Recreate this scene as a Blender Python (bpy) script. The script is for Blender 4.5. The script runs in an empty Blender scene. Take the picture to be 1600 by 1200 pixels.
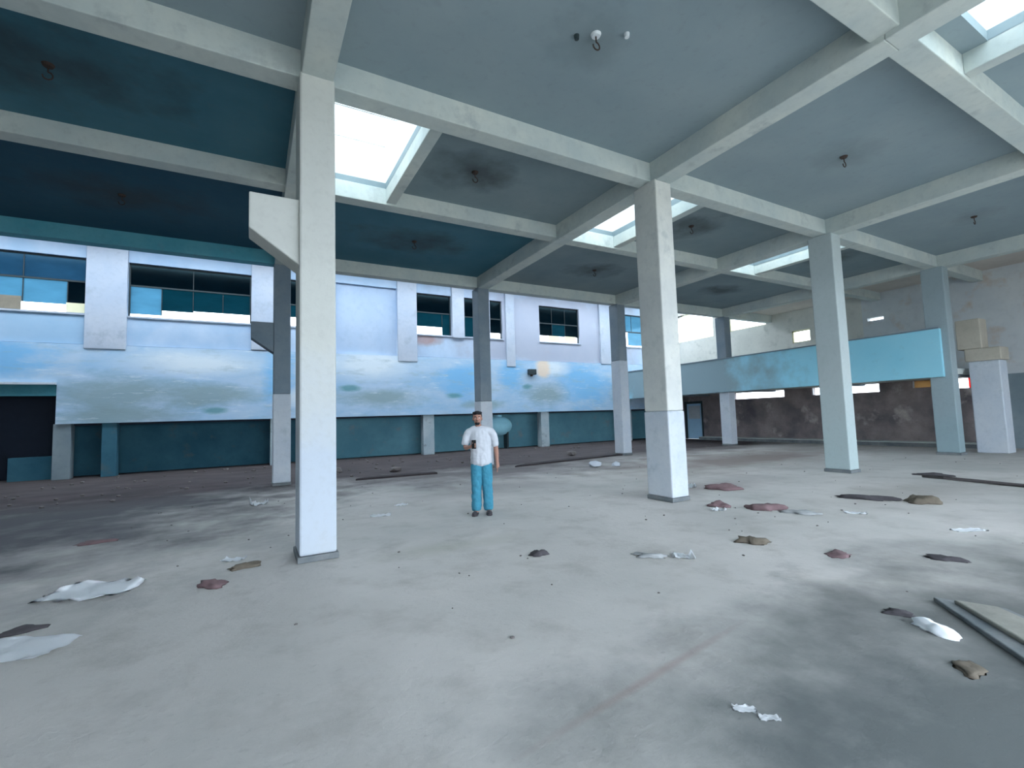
import bpy, bmesh, math, random
from mathutils import Vector, Matrix
random.seed(7)
S = bpy.context.scene
C = S.collection

# ------------------------------------------------------------------ camera
cam_d = bpy.data.cameras.new('camera'); cam = bpy.data.objects.new('camera', cam_d); C.objects.link(cam)
S.camera = cam
cam_d.sensor_width = 36; cam_d.lens = 36 * 729.81 / 1600; cam_d.clip_start = .05; cam_d.clip_end = 500
YAW, PITCH, ROLL = .508, .0717, -.0315
_f = Vector((math.sin(YAW)*math.cos(PITCH), math.cos(YAW)*math.cos(PITCH), math.sin(PITCH)))
_r = Vector((math.cos(YAW), -math.sin(YAW), 0)); _u = _r.cross(_f)
_r2 = _r*math.cos(ROLL) + _u*math.sin(ROLL); _u2 = -_r*math.sin(ROLL) + _u*math.cos(ROLL)
cam.matrix_world = Matrix(((_r2.x, _u2.x, -_f.x, -.6655), (_r2.y, _u2.y, -_f.y, -6.1124), (_r2.z, _u2.z, -_f.z, 1.55), (0, 0, 0, 1)))

# ------------------------------------------------------------------ sky and exposure
W = bpy.data.worlds.new('sky'); S.world = W; W.use_nodes = True
_bg = W.node_tree.nodes['Background']; _bg.inputs[0].default_value = (.76, .87, 1.0, 1); _bg.inputs[1].default_value = 1.0
S.view_settings.view_transform = 'Standard'; S.view_settings.look = 'None'
S.view_settings.gamma = 1; S.view_settings.use_curve_mapping = False
S.view_settings.exposure = 3.3
S.cycles.diffuse_bounces = 6; S.cycles.max_bounces = 12; S.cycles.transparent_max_bounces = 12

# ------------------------------------------------------------------ helpers
def box(bm, x0, x1, y0, y1, z0, z1):
    v = [bm.verts.new((x, y, z)) for z in (z0, z1) for y in (y0, y1) for x in (x0, x1)]
    for q in ((0,2,3,1), (4,5,7,6), (0,1,5,4), (2,6,7,3), (0,4,6,2), (1,3,7,5)):
        bm.faces.new([v[i] for i in q])
def prism(bm, pts, axis, a, b):
    """outline pts in the other two axes, extruded along axis from a to b"""
    def mk(p, t):
        c = [p[0], p[1]]; c.insert(axis, t); return bm.verts.new(c)
    A = [mk(p, a) for p in pts]; B = [mk(p, b) for p in pts]
    n = len(pts); bm.faces.new(A); bm.faces.new(B[::-1])
    for i in range(n): bm.faces.new((A[i], B[i], B[(i+1) % n], A[(i+1) % n]))
def tube(bm, pts, r, n=8):
    pts = [Vector(p) for p in pts]; rings = []
    for i, p in enumerate(pts):
        d = (pts[min(i+1, len(pts)-1)] - pts[max(i-1, 0)]).normalized()
        a = d.orthogonal().normalized(); b = d.cross(a)
        rr = r[i] if isinstance(r, (list, tuple)) else r
        rings.append([bm.verts.new(p + (a*math.cos(2*math.pi*k/n) + b*math.sin(2*math.pi*k/n))*rr) for k in range(n)])
    for i in range(len(rings)-1):
        # keep rings aligned by nearest start vertex
        R0, R1 = rings[i], rings[i+1]
        s = min(range(n), key=lambda k: (R1[k].co-R0[0].co).length)
        R1[:] = R1[s:] + R1[:s]
        if (R1[1].co-R0[1].co).length > (R1[-1].co-R0[1].co).length: R1[1:] = R1[1:][::-1]
        for k in range(n): bm.faces.new((R0[k], R0[(k+1) % n], R1[(k+1) % n], R1[k]))
    bm.faces.new(rings[0]); bm.faces.new(rings[-1])
def ell(bm, c, r, seg=16, rings=10, rot=None):
    m = Matrix.Translation(c) @ (rot.to_4x4() if rot else Matrix()) @ Matrix.Diagonal((*r, 1))
    bmesh.ops.create_uvsphere(bm, u_segments=seg, v_segments=rings, radius=1, matrix=m)
def obj(name, bm, mat, parent=None, loc=(0,0,0), smooth=False, bevel=0):
    bmesh.ops.recalc_face_normals(bm, faces=bm.faces)
    me = bpy.data.meshes.new(name); bm.to_mesh(me); bm.free()
    if mat: me.materials.append(mat)
    if smooth:
        for p in me.polygons: p.use_smooth = True
    o = bpy.data.objects.new(name, me); C.objects.link(o); o.location = loc
    if parent: o.parent = parent
    if bevel:
        b = o.modifiers.new('bevel', 'BEVEL'); b.width = bevel; b.segments = 2; b.limit_method = 'ANGLE'
    return o
def bxo(name, mat, parent, *ext, bevel=0):
    bm = bmesh.new(); box(bm, *ext); return obj(name, bm, mat, parent, bevel=bevel)
def empty(name, loc=(0,0,0)):
    o = bpy.data.objects.new(name, None); C.objects.link(o); o.location = loc; return o
def tag(o, label=None, cat=None, group=None, kind=None):
    if label: o['label'] = label
    if cat: o['category'] = cat
    if group: o['group'] = group
    if kind: o['kind'] = kind
    return o

# ------------------------------------------------------------------ materials
class NT:
    def __init__(s, name):
        s.m = bpy.data.materials.new(name); s.m.use_nodes = True; s.t = s.m.node_tree; s.b = s.t.nodes['Principled BSDF']
    def n(s, typ, **kw):
        o = s.t.nodes.new(typ)
        for k, v in kw.items(): setattr(o, k, v)
        return o
    def l(s, a, b): s.t.links.new(a, b)
    def coord(s, kind='Object'):
        if kind == 'Position': return s.n('ShaderNodeNewGeometry').outputs['Position']
        return s.n('ShaderNodeTexCoord').outputs[kind]
    def noise(s, co, scale, detail=6, rough=.6, stretch=None):
        if stretch:
            mp = s.n('ShaderNodeMapping'); mp.inputs['Scale'].default_value = stretch; s.l(co, mp.inputs[0]); co = mp.outputs[0]
        q = s.n('ShaderNodeTexNoise'); q.inputs['Scale'].default_value = scale; q.inputs['Detail'].default_value = detail
        q.inputs['Roughness'].default_value = rough; s.l(co, q.inputs['Vector']); return q.outputs['Fac']
    def ramp(s, fac, a, b, c0=(0,0,0,1), c1=(1,1,1,1)):
        q = s.n('ShaderNodeValToRGB'); e = q.color_ramp.elements
        e[0].position = a; e[0].color = c0; e[1].position = b; e[1].color = c1
        s.l(fac, q.inputs[0]); return q.outputs[0]
    def mix(s, fac, a, b):
        q = s.n('ShaderNodeMix', data_type='RGBA')
        for v, k in ((fac, 0), (a, 6), (b, 7)):
            if isinstance(v, (int, float)): q.inputs[k].default_value = v
            elif isinstance(v, tuple): q.inputs[k].default_value = (*v[:3], 1)
            else: s.l(v, q.inputs[k])
        return q.outputs[2]
    def math(s, op, a, b=None):
        q = s.n('ShaderNodeMath', operation=op)
        for v, k in ((a, 0), (b, 1)):
            if v is None: continue
            if isinstance(v, (int, float)): q.inputs[k].default_value = v
            else: s.l(v, q.inputs[k])
        return q.outputs[0]
    def blob(s, co, c, r, soft=.6, wob=None):
        """soft ellipsoid mask 1 inside"""
        mp = s.n('ShaderNodeMapping', vector_type='TEXTURE'); mp.inputs['Location'].default_value = c; mp.inputs['Scale'].default_value = r
        s.l(co, mp.inputs[0])
        ln = s.n('ShaderNodeVectorMath', operation='LENGTH'); s.l(mp.outputs[0], ln.inputs[0])
        d = ln.outputs['Value']
        if wob is not None: d = s.math('ADD', d, s.math('MULTIPLY', s.math('SUBTRACT', wob, .5), 1.6))
        return s.ramp(d, 1-soft, 1.0, (1,1,1,1), (0,0,0,1))
    def bump(s, h, strength=.3, dist=.02):
        q = s.n('ShaderNodeBump'); q.inputs['Strength'].default_value = strength; q.inputs['Distance'].default_value = dist
        s.l(h, q.inputs['Height']); s.l(q.outputs[0], s.b.inputs['Normal'])
    def out(s, col, rough=.8, spec=.3):
        if isinstance(col, tuple): s.b.inputs['Base Color'].default_value = (*col[:3], 1)
        else: s.l(col, s.b.inputs['Base Color'])
        s.b.inputs['Roughness'].default_value = rough; s.b.inputs['Specular IOR Level'].default_value = spec
        return s.m
def concrete(name, c0, c1, c2=None, scale=1.2, rough=.85, bump=.25, coord='Position'):
    t = NT(name); co = t.coord(coord)
    n1 = t.noise(co, scale); n2 = t.noise(co, scale*9, 8)
    col = t.mix(t.ramp(n1, .35, .68), c0, c1)
    if c2: col = t.mix(t.ramp(t.noise(co, scale*2.3, 5), .58, .72), col, c2)
    col = t.mix(t.math('MULTIPLY', t.ramp(n2, .5, .8), .25), col, tuple(x*.6 for x in c0))
    t.bump(n2, bump); return t.out(col, rough)
def plain(name, c, rough=.7, var=.15, scale=6):
    t = NT(name); co = t.coord('Object'); n = t.noise(co, scale)
    return t.out(t.mix(n, tuple(x*(1-var) for x in c), tuple(min(1, x*(1+var)) for x in c)), rough)

M = {}
M['beam'] = concrete('beam_paint', (.47,.53,.52), (.60,.63,.58), (.42,.46,.45), 1.1)
M['column'] = concrete('column_paint', (.56,.57,.55), (.67,.67,.62), (.50,.52,.50), 1.3)
M['teal_beam'] = concrete('teal_bounce_beam', (.09,.35,.44), (.14,.41,.49), (.11,.32,.40), 1.1)  # left back-row beams: dim teal bounce light put into the colour
M['column_dark'] = concrete('column_backlit_grey', (.17,.22,.265), (.23,.27,.30), None, 1.3)  # back row shafts: backlit shade put into the grey
M['whitewash'] = concrete('whitewash', (.48,.53,.59), (.57,.60,.63), (.44,.49,.53), 1.5)
M['kerb_white'] = concrete('kerb_white', (.72,.72,.70), (.80,.78,.74), None, 1.5)
M['pillar_dull'] = concrete('pillar_dull', (.30,.38,.42), (.40,.46,.48), (.2,.24,.25), 1.5)
M['plinth'] = concrete('plinth_grime', (.13,.15,.16), (.22,.23,.23), None, 3)
M['wall_paint'] = concrete('wall_paint', (.39,.45,.54), (.47,.51,.57), (.35,.40,.47), .8, bump=.15)
M['wall_blue'] = concrete('wall_pale_blue', (.34,.45,.60), (.43,.52,.64), None, .5, bump=.1)
M['grey_wall'] = concrete('grey_wall', (.50,.53,.55), (.62,.63,.62), (.52,.44,.38), .6)
M['grey_low'] = concrete('grey_low_wall', (.17,.22,.25), (.25,.30,.32), None, .6)
M['left_wall'] = concrete('left_wall', (.16,.2,.22), (.22,.25,.27), None, .6)
M['mezz_wall'] = concrete('upper_wall_cream', (.55,.54,.49), (.66,.64,.58), (.42,.42,.38), .7)
M['soot'] = concrete('sooty_wall', (.13,.115,.125), (.38,.31,.29), (.52,.45,.41), .6)
M['warm_slab'] = concrete('warm_slab', (.52,.47,.43), (.62,.56,.51), None, .7)
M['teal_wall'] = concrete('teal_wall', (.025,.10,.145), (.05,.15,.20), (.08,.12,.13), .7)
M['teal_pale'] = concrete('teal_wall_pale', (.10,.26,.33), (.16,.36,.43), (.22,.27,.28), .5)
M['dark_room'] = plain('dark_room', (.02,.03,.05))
M['lintel'] = concrete('lintel_teal', (.05,.22,.27), (.08,.26,.31), None, 2)
M['white_metal'] = plain('white_metal', (.7,.74,.76), .5)
M['dark_metal'] = plain('dark_metal', (.03,.045,.05), .5)
M['rust'] = plain('rust', (.06,.042,.036), .9, .4, 20)
M['tan'] = concrete('tan_plaster', (.42,.38,.31), (.52,.48,.40), None, 1.5)
M['slab_face'] = concrete('slab_face', (.20,.20,.18), (.30,.29,.25), None, 4)
M['paper'] = plain('paper', (.93,.95,.97), .7, .03)
M['cloth_red'] = plain('red_cloth', (.17,.11,.115), .95, .3, 15)
M['cloth_dark'] = plain('dark_cloth', (.06,.055,.06), .95, .4, 15)
M['cloth_brown'] = plain('brown_cloth', (.13,.11,.085), .95, .3, 15)
M['cloth_grey'] = plain('grey_cloth', (.30,.31,.31), .95, .3, 12)
M['cyan_plastic'] = plain('cyan_plastic', (.34,.68,.80), .5, .1)
M['rubble'] = plain('rubble', (.15,.135,.13), .95, .35, 8)
M['cream_board'] = plain('cream_board', (.80,.76,.52), .7, .08)
M['brown_board'] = plain('brown_board', (.25,.22,.17), .8, .2)
M['wood'] = plain('old_wood', (.09,.08,.08), .9, .3, 9)

def worn_column(name, up, lo, z0, z1):
    t = NT(name); co = t.coord('Position'); n1 = t.noise(co, 1.3, 7); n2 = t.noise(co, 11, 8)
    sx = t.n('ShaderNodeSeparateXYZ'); t.l(co, sx.inputs[0])
    k = t.ramp(t.math('MULTIPLY', t.math('ADD', sx.outputs[2], t.math('MULTIPLY', t.math('SUBTRACT', n1, .5), 2.0)), .1), z0*.1, z1*.1)
    col = t.mix(k, lo, up); col = t.mix(t.math('MULTIPLY', t.ramp(n1, .45, .7), .3), col, tuple(v*.8 for v in up))
    col = t.mix(t.math('MULTIPLY', t.ramp(n2, .5, .8), .25), col, tuple(v*.6 for v in up)); t.bump(n2, .25)
    return t.out(col, .85)
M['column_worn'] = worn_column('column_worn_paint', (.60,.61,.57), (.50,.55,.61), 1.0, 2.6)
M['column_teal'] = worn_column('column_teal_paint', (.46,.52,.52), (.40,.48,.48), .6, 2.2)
M['column_far'] = worn_column('column_far_shade', (.33,.40,.42), (.27,.36,.38), .6, 2.2)  # far front-row column: its shade put into a darker colour
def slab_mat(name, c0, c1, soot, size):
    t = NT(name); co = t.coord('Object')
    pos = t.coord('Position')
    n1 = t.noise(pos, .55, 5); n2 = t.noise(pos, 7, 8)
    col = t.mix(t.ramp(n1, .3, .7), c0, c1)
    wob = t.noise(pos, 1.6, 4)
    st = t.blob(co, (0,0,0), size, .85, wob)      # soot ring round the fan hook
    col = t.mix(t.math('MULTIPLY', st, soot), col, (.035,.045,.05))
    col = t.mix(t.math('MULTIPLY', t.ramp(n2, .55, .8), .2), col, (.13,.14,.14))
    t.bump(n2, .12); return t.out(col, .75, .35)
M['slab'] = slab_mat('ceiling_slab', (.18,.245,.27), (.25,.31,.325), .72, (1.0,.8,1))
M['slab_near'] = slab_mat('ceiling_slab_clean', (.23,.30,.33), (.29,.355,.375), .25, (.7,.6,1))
M['slab_soot_shade'] = slab_mat('ceiling_slab_soot_shade', (.035,.135,.19), (.07,.185,.24), .7, (1.7,1.0,1))  # left panels: soot round the hook, plus shade put into the base colour
M['slab_deep_shade'] = slab_mat('ceiling_slab_deep_shade', (.014,.075,.125), (.03,.10,.15), .75, (1.7,1.0,1))  # darkest left panels: deeper shade put into the base colour

def floor_mat():
    t = NT('dusty_floor'); co = t.coord('Position')
    n1 = t.noise(co, .33, 5); n2 = t.noise(co, 1.7, 8, .65, (1, 1, 1)); n3 = t.noise(co, 14, 8, .7)
    col = t.mix(t.ramp(n1, .34, .66), (.42,.41,.385), (.56,.53,.50))
    col = t.mix(t.math('MULTIPLY', t.ramp(n2, .5, .72), .45), col, (.27,.25,.22))
    col = t.mix(t.math('MULTIPLY', t.ramp(n3, .58, .78), .35), col, (.20,.19,.17))
    wob = t.noise(co, .8, 6)  # dark blobs at the far left put the shade there into the colour
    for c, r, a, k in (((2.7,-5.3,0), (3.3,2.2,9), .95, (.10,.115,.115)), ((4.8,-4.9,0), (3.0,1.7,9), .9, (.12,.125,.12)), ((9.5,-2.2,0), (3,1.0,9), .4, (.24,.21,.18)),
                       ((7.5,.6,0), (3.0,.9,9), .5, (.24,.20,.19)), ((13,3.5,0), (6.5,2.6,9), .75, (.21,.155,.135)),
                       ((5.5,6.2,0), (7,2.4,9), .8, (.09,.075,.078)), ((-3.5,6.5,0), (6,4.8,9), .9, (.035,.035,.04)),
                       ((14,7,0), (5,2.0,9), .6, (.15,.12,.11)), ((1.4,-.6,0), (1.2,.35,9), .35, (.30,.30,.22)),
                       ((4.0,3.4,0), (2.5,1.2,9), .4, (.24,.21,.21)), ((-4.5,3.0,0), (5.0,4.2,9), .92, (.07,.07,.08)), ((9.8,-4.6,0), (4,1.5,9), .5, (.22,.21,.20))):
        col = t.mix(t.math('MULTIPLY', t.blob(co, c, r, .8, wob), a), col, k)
    # bare dark dirt towards the side aisle
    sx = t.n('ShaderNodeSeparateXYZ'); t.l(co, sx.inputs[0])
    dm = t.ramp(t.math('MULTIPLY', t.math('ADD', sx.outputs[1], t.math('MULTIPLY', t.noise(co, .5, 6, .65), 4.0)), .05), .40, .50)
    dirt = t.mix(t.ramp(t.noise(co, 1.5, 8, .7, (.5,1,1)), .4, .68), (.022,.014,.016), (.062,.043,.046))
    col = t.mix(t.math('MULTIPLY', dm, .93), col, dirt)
    # reddish streak of dirt along the ground
    mp = t.n('ShaderNodeMapping', vector_type='TEXTURE'); mp.inputs['Location'].default_value = (1.45,-3.97,0)
    mp.inputs['Rotation'].default_value = (0,0,math.radians(9)); mp.inputs['Scale'].default_value = (1.2,.045,9); t.l(co, mp.inputs[0])
    ln = t.n('ShaderNodeVectorMath', operation='LENGTH'); t.l(mp.outputs[0], ln.inputs[0])
    col = t.mix(t.math('MULTIPLY', t.ramp(ln.outputs['Value'], .2, 1, (1,1,1,1), (0,0,0,1)), .4), col, (.25,.17,.15))
    t.bump(t.math('ADD', n3, t.math('MULTIPLY', n2, 2)), .35, .02); return t.out(col, .82, .25)
M['floor'] = floor_mat()
M['dirt'] = concrete('dirt_ridge', (.030,.026,.030), (.055,.045,.046), None, 2, .95, .8)

def mural_mat():
    t = NT('mural_paint'); co = t.coord('Position')
    wob = t.noise(co, 1.1, 9, .68, (.6,1,1.5)); n2 = t.noise(co, 2.4, 9, .7, (.45,1,1.8))
    col = t.mix(t.ramp(wob, .35, .65), (.31,.50,.69), (.46,.59,.72))
    blue = (.19,.47,.75)
    for x, z, rx, rz in ((-8.0,3.9,2.2,.9), (.2,3.3,.7,1.2), (8.1,3.4,1.5,1.1), (10.6,3.7,1.0,.9), (15.3,3.2,2.1,1.35)):
        col = t.mix(t.math('MULTIPLY', t.blob(co, (x,14.4,z), (rx,50,rz), .55, wob), .85), col, blue)
    for x, z, rx, rz in ((-2.5,3.9,2.5,.6), (3.8,4.1,2.3,.95), (1.2,2.6,1.2,.5), (13.2,4.1,1.2,.5)):  # second patch: lower part of a bright pool of light, painted in
        col = t.mix(t.math('MULTIPLY', t.blob(co, (x,14.4,z), (rx,50,rz), .7, wob), .8), col, (.74,.80,.83))
    for x, z, rx, rz in ((-4.6,2.75,2.3,.85), (-2.0,2.75,2.0,.55), (-4.5,2.0,2.2,.45), (4.2,2.6,2.3,.55), (12.8,2.75,1.6,.75), (18.0,2.7,1.1,.8), (9.2,2.2,1.3,.3)):
        col = t.mix(t.math('MULTIPLY', t.blob(co, (x,14.4,z), (rx,50,rz), .7, wob), .8), col, (.25,.34,.35))
    col = t.mix(t.math('MULTIPLY', t.ramp(n2, .54, .70), .55), col, (.33,.43,.46))
    col = t.mix(t.math('MULTIPLY', t.ramp(t.noise(co, 3.1, 9, .7, (.35,1,2.2)), .58, .68), .5), col, (.74,.80,.83))
    col = t.mix(t.math('MULTIPLY', t.blob(co, (12.6,14.4,4.0), (.5,50,.6), .5, wob), .8), col, (.80,.62,.45))
    for x, z, rx in ((2.9,3.0,.5), (7.6,2.65,.5), (-1.9,2.15,.5), (11.6,3.1,.35)):
        col = t.mix(t.math('MULTIPLY', t.blob(co, (x,14.4,z), (rx,50,.16), .6, n2), .8), col, (.10,.28,.30))
    t.bump(n2, .2); return t.out(col, .7)
M['mural'] = mural_mat()
def upper_mat():
    t = NT('upper_wall_paint'); co = t.coord('Position')
    n = t.noise(co, .8, 6); n2 = t.noise(co, 3, 8, .6, (.4,1,1.8))
    col = t.mix(t.ramp(n, .35, .65), (.33,.46,.62), (.44,.55,.68))
    col = t.mix(t.math('MULTIPLY', t.ramp(n2, .58, .75), .3), col, (.42,.42,.45))
    col = t.mix(t.math('MULTIPLY', t.blob(co, (6.4,14.4,5.25), (.9,50,.35), .7, n), .85), col, (.32,.18,.14))
    col = t.mix(t.math('MULTIPLY', t.blob(co, (-7,14.4,5), (3.2,50,3), .7, n), .6), col, (.28,.46,.62))
    col = t.mix(t.math('MULTIPLY', t.blob(co, (13.5,14.4,6), (8,50,4), .5, n), .7), col, (.38,.375,.43))
    col = t.mix(t.math('MULTIPLY', t.blob(co, (3.8,14.4,4.6), (1.9,50,1.1), .6, n), .9), col, (.82,.85,.86))  # bright pool of light on the wall painted in as white
    t.bump(n2, .15); return t.out(col, .75)
M['upper'] = upper_mat()
def parapet_mat():
    t = NT('parapet_paint'); co = t.coord('Position'); n = t.noise(co, .7, 5); n2 = t.noise(co, 4, 7)
    col = t.mix(t.ramp(n, .3, .7), (.29,.67,.82), (.36,.72,.85))
    col = t.mix(t.math('MULTIPLY', t.blob(co, (17.8,10.2,3), (9,6.0,9), .5, n), .9), col, (.26,.33,.35))
    col = t.mix(t.math('MULTIPLY', t.ramp(n2, .6, .8), .25), col, (.25,.3,.3))
    return t.out(col, .65)
M['parapet'] = parapet_mat()
def pane_mat(name, tint, trans, alpha):
    """grubby tinted glass: a tinted see-through share and a dusty diffusing share"""
    t = NT(name); t.t.nodes.remove(t.b)
    o = t.t.nodes['Material Output']
    tr = t.n('ShaderNodeBsdfTransparent'); tr.inputs[0].default_value = (*tint, 1)
    tl = t.n('ShaderNodeBsdfTranslucent'); tl.inputs[0].default_value = (*trans, 1)
    gl = t.n('ShaderNodeBsdfGlossy'); gl.inputs[0].default_value = (.35,.6,.7,1); gl.inputs['Roughness'].default_value = .12
    n = t.noise(t.coord('Position'), 1.3, 4, .6, (1,1,2.5))
    a = t.n('ShaderNodeMixShader'); t.l(t.math('ADD', t.math('MULTIPLY', n, .35), alpha-.17), a.inputs[0]); t.l(tr.outputs[0], a.inputs[1]); t.l(tl.outputs[0], a.inputs[2])
    b = t.n('ShaderNodeMixShader'); b.inputs[0].default_value = .04; t.l(a.outputs[0], b.inputs[1]); t.l(gl.outputs[0], b.inputs[2])
    t.l(b.outputs[0], o.inputs[0]); return t.m
M['pane_dark'] = pane_mat('dark_teal_glass', (.0004,.0045,.0075), (.003,.035,.055), .5)
M['pane_teal'] = pane_mat('teal_glass', (.006,.035,.045), (.03,.13,.16), .6)
M['pane_blue'] = pane_mat('pale_blue_glass', (.035,.065,.082), (.20,.36,.45), .7)
M['pane_mid'] = pane_mat('hazy_blue_glass', (.018,.042,.058), (.10,.2,.28), .6)
M['pane_clear'] = pane_mat('skylight_sheet', (.75,.80,.82), (.85,.86,.84), .7)
M['pane_amber'] = pane_mat('amber_glass', (.12,.085,.045), (.4,.3,.18), .5)
M['pane_red'] = pane_mat('red_glass', (.5,.06,.04), (.6,.1,.08), .5)

# ------------------------------------------------------------------ structure
XS = [-11.76, -5.88, 0, 5.88, 11.76, 18.05, 21.6]
SOF, SLAB, TOP = 5.80, 6.15, 8.25
BW = .15                                        # half beam width
bm = bmesh.new(); box(bm, -11.76, 21.6, -9.5, 15.9, -.12, 0)
tag(obj('floor', bm, M['floor']), 'dusty grey concrete floor of the hall', 'floor', kind='structure')
bm = bmesh.new(); box(bm, -90, 90, -90, 90, -.4, -.14)
tag(obj('ground', bm, concrete('outside_ground', (.35,.34,.30), (.42,.40,.36))), 'bare ground outside the building', 'ground', kind='structure')

# ceiling: slab panels with beams below them
ceil = empty('ceiling'); tag(ceil, 'coffered concrete ceiling with deep beams', 'ceiling', kind='structure')
YB = [-9.5, -7.6, -3.8, 0, 3.05, 7.6]
SKY = {}                                         # panels with a skylight: (x index, y index) -> opening
for i in (1, 2, 3, 4):
    SKY[(i, 3)] = (XS[i]+.15, XS[i]+1.62, .15, 2.92)
for i in (3,):
    SKY[(i, 1)] = (XS[i]+.15, XS[i]+1.62, -7.35, -4.2)
for i in range(6):
    for j in range(5):
        x0, x1, y0, y1 = XS[i], XS[i+1], YB[j], YB[j+1]
        cx, cy = (x0+x1)/2, (y0+y1)/2
        bm = bmesh.new()
        if (i, j) in SKY:
            a, b, c, d = SKY[(i, j)]
            box(bm, x0-cx, a-cx, y0-cy, y1-cy, 0, .14); box(bm, b-cx, x1-cx, y0-cy, y1-cy, 0, .14)
            box(bm, a-cx, b-cx, y0-cy, c-cy, 0, .14); box(bm, a-cx, b-cx, d-cy, y1-cy, 0, .14)
        else:
            box(bm, x0-cx, x1-cx, y0-cy, y1-cy, 0, .14)
        obj('ceiling_panel', bm, M['warm_slab'] if i == 5 else M['slab_deep_shade'] if i < 2 and j == 4 else M['slab_soot_shade'] if (i < 2 and j > 2) or (j == 4 and i < 3) else M['slab_near'] if j < 3 else M['slab'], ceil, (cx, cy, SLAB))
for y in (-7.6, -3.8, 0, 3.05, 7.6):             # beams along the rows, one per bay
    for i in range(6):
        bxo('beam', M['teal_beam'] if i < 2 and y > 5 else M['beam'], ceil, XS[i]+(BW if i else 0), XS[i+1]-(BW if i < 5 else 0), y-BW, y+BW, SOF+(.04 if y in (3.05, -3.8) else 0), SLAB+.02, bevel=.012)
for i in range(1, 6):                            # cross beams
    for y0, y1 in ((-9.5, -3.8), (-3.8, 0), (0, 3.05), (3.05, 7.75)):
        bxo('cross_beam', M['beam'], ceil, XS[i]-BW-.03, XS[i]+BW+.03, y0, y1, SOF-.03, SLAB+.02, bevel=.012)
for (i, j), (a, b, c, d) in SKY.items():         # trimmer beside each skylight
    bxo('trimmer_beam', M['beam'], ceil, b, b+.2, YB[j]+BW, YB[j+1]-BW, SOF+.08, SLAB+.02, bevel=.01)
for (i, j), (a, b, c, d) in SKY.items():
    front = j == 1
    s = empty('skylight', ((a+b)/2, (c+d)/2, SLAB+.14))
    bay = {0: 'far left bay', 1: 'left bay beside the front column with the bracket', 2: 'bay between the two nearest columns', 3: 'bay right behind the second column', 4: 'far bay near the balcony'}[i]
    tag(s, ('roof opening near the viewer in the ' if front else 'raised white roof opening in the ') + bay, 'skylight', 'roof openings with raised kerbs', 'structure')
    hx, hy, t, hh = (b-a)/2, (d-c)/2, .12, .75
    for e in ((-hx-t, hx+t, hy, hy+t), (-hx-t, hx+t, -hy-t, -hy), (-hx-t, -hx, -hy, hy), (hx, hx+t, -hy, hy)):
        bxo('kerb', M['kerb_white'], s, *e, 0, hh)
    for k in range(3):
        yy0 = -hy + (d-c)*k/3; bxo('sheet', M['pane_clear'], s, -hx-.1, hx+.1, yy0+.02, yy0+(d-c)/3-.02, hh, hh+.012)
    for k in range(4):
        yy0 = -hy + (d-c)*k/3; bxo('glazing_bar', M['white_metal'], s, -hx-.1, hx+.1, yy0-.02, yy0+.02, hh, hh+.04)

# side aisle roof: high, with unseen gaps added and sized to light the mural wall
ar = empty('ceiling_aisle_unseen'); tag(ar, 'unseen high roof over the side aisle, gaps added for light', 'roof', kind='structure')
bxo('unseen_roof_slab', M['beam'], ar, -11.76, 21.6, 13.2, 15.9, TOP, TOP+.15)
bxo('unseen_roof_slab', M['beam'], ar, -11.76, 21.6, 7.45, 11.1, TOP, TOP+.15)
for i in range(7): bxo('unseen_roof_beam', M['beam'], ar, XS[i]-.15, XS[i]+.15, 7.75, 14.4, TOP-.2, TOP+.15)
bxo('unseen_upstand', M['beam'], ar, -11.76, 21.6, 7.45, 7.75, SLAB+.02, TOP)

def wall_holes(name, mat, parent, axis, t0, t1, a0, a1, z0, z1, holes):
    """wall slab (thickness t0..t1 along axis) with rectangular openings (a0,a1,z0,z1)"""
    A = sorted({a0, a1, *[h[0] for h in holes], *[h[1] for h in holes]}); Z = sorted({z0, z1, *[h[2] for h in holes], *[h[3] for h in holes]})
    bm = bmesh.new()
    solid = lambda i, k: 0 <= i < len(A)-1 and 0 <= k < len(Z)-1 and not any(h[0]-1e-6 <= (A[i]+A[i+1])/2 <= h[1]+1e-6 and h[2] <= (Z[k]+Z[k+1])/2 <= h[3] for h in holes)
    def quad(p):
        vs = []
        for (a, t, z) in p: vs.append(bm.verts.new((a, t, z) if axis == 1 else (t, a, z)))
        bm.faces.new(vs)
    for i in range(len(A)-1):
        for k in range(len(Z)-1):
            if not solid(i, k): continue
            u0, u1, w0, w1 = A[i], A[i+1], Z[k], Z[k+1]
            quad(((u0,t0,w0), (u1,t0,w0), (u1,t0,w1), (u0,t0,w1))); quad(((u0,t1,w0), (u0,t1,w1), (u1,t1,w1), (u1,t1,w0)))
            if not solid(i-1, k): quad(((u0,t0,w0), (u0,t0,w1), (u0,t1,w1), (u0,t1,w0)))
            if not solid(i+1, k): quad(((u1,t0,w0), (u1,t1,w0), (u1,t1,w1), (u1,t0,w1)))
            if not solid(i, k-1): quad(((u0,t0,w0), (u0,t1,w0), (u1,t1,w0), (u1,t0,w0)))
            if not solid(i, k+1): quad(((u0,t0,w1), (u1,t0,w1), (u1,t1,w1), (u0,t1,w1)))
    bmesh.ops.remove_doubles(bm, verts=bm.verts, dist=1e-4)
    return obj(name, bm, mat, parent)

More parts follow.
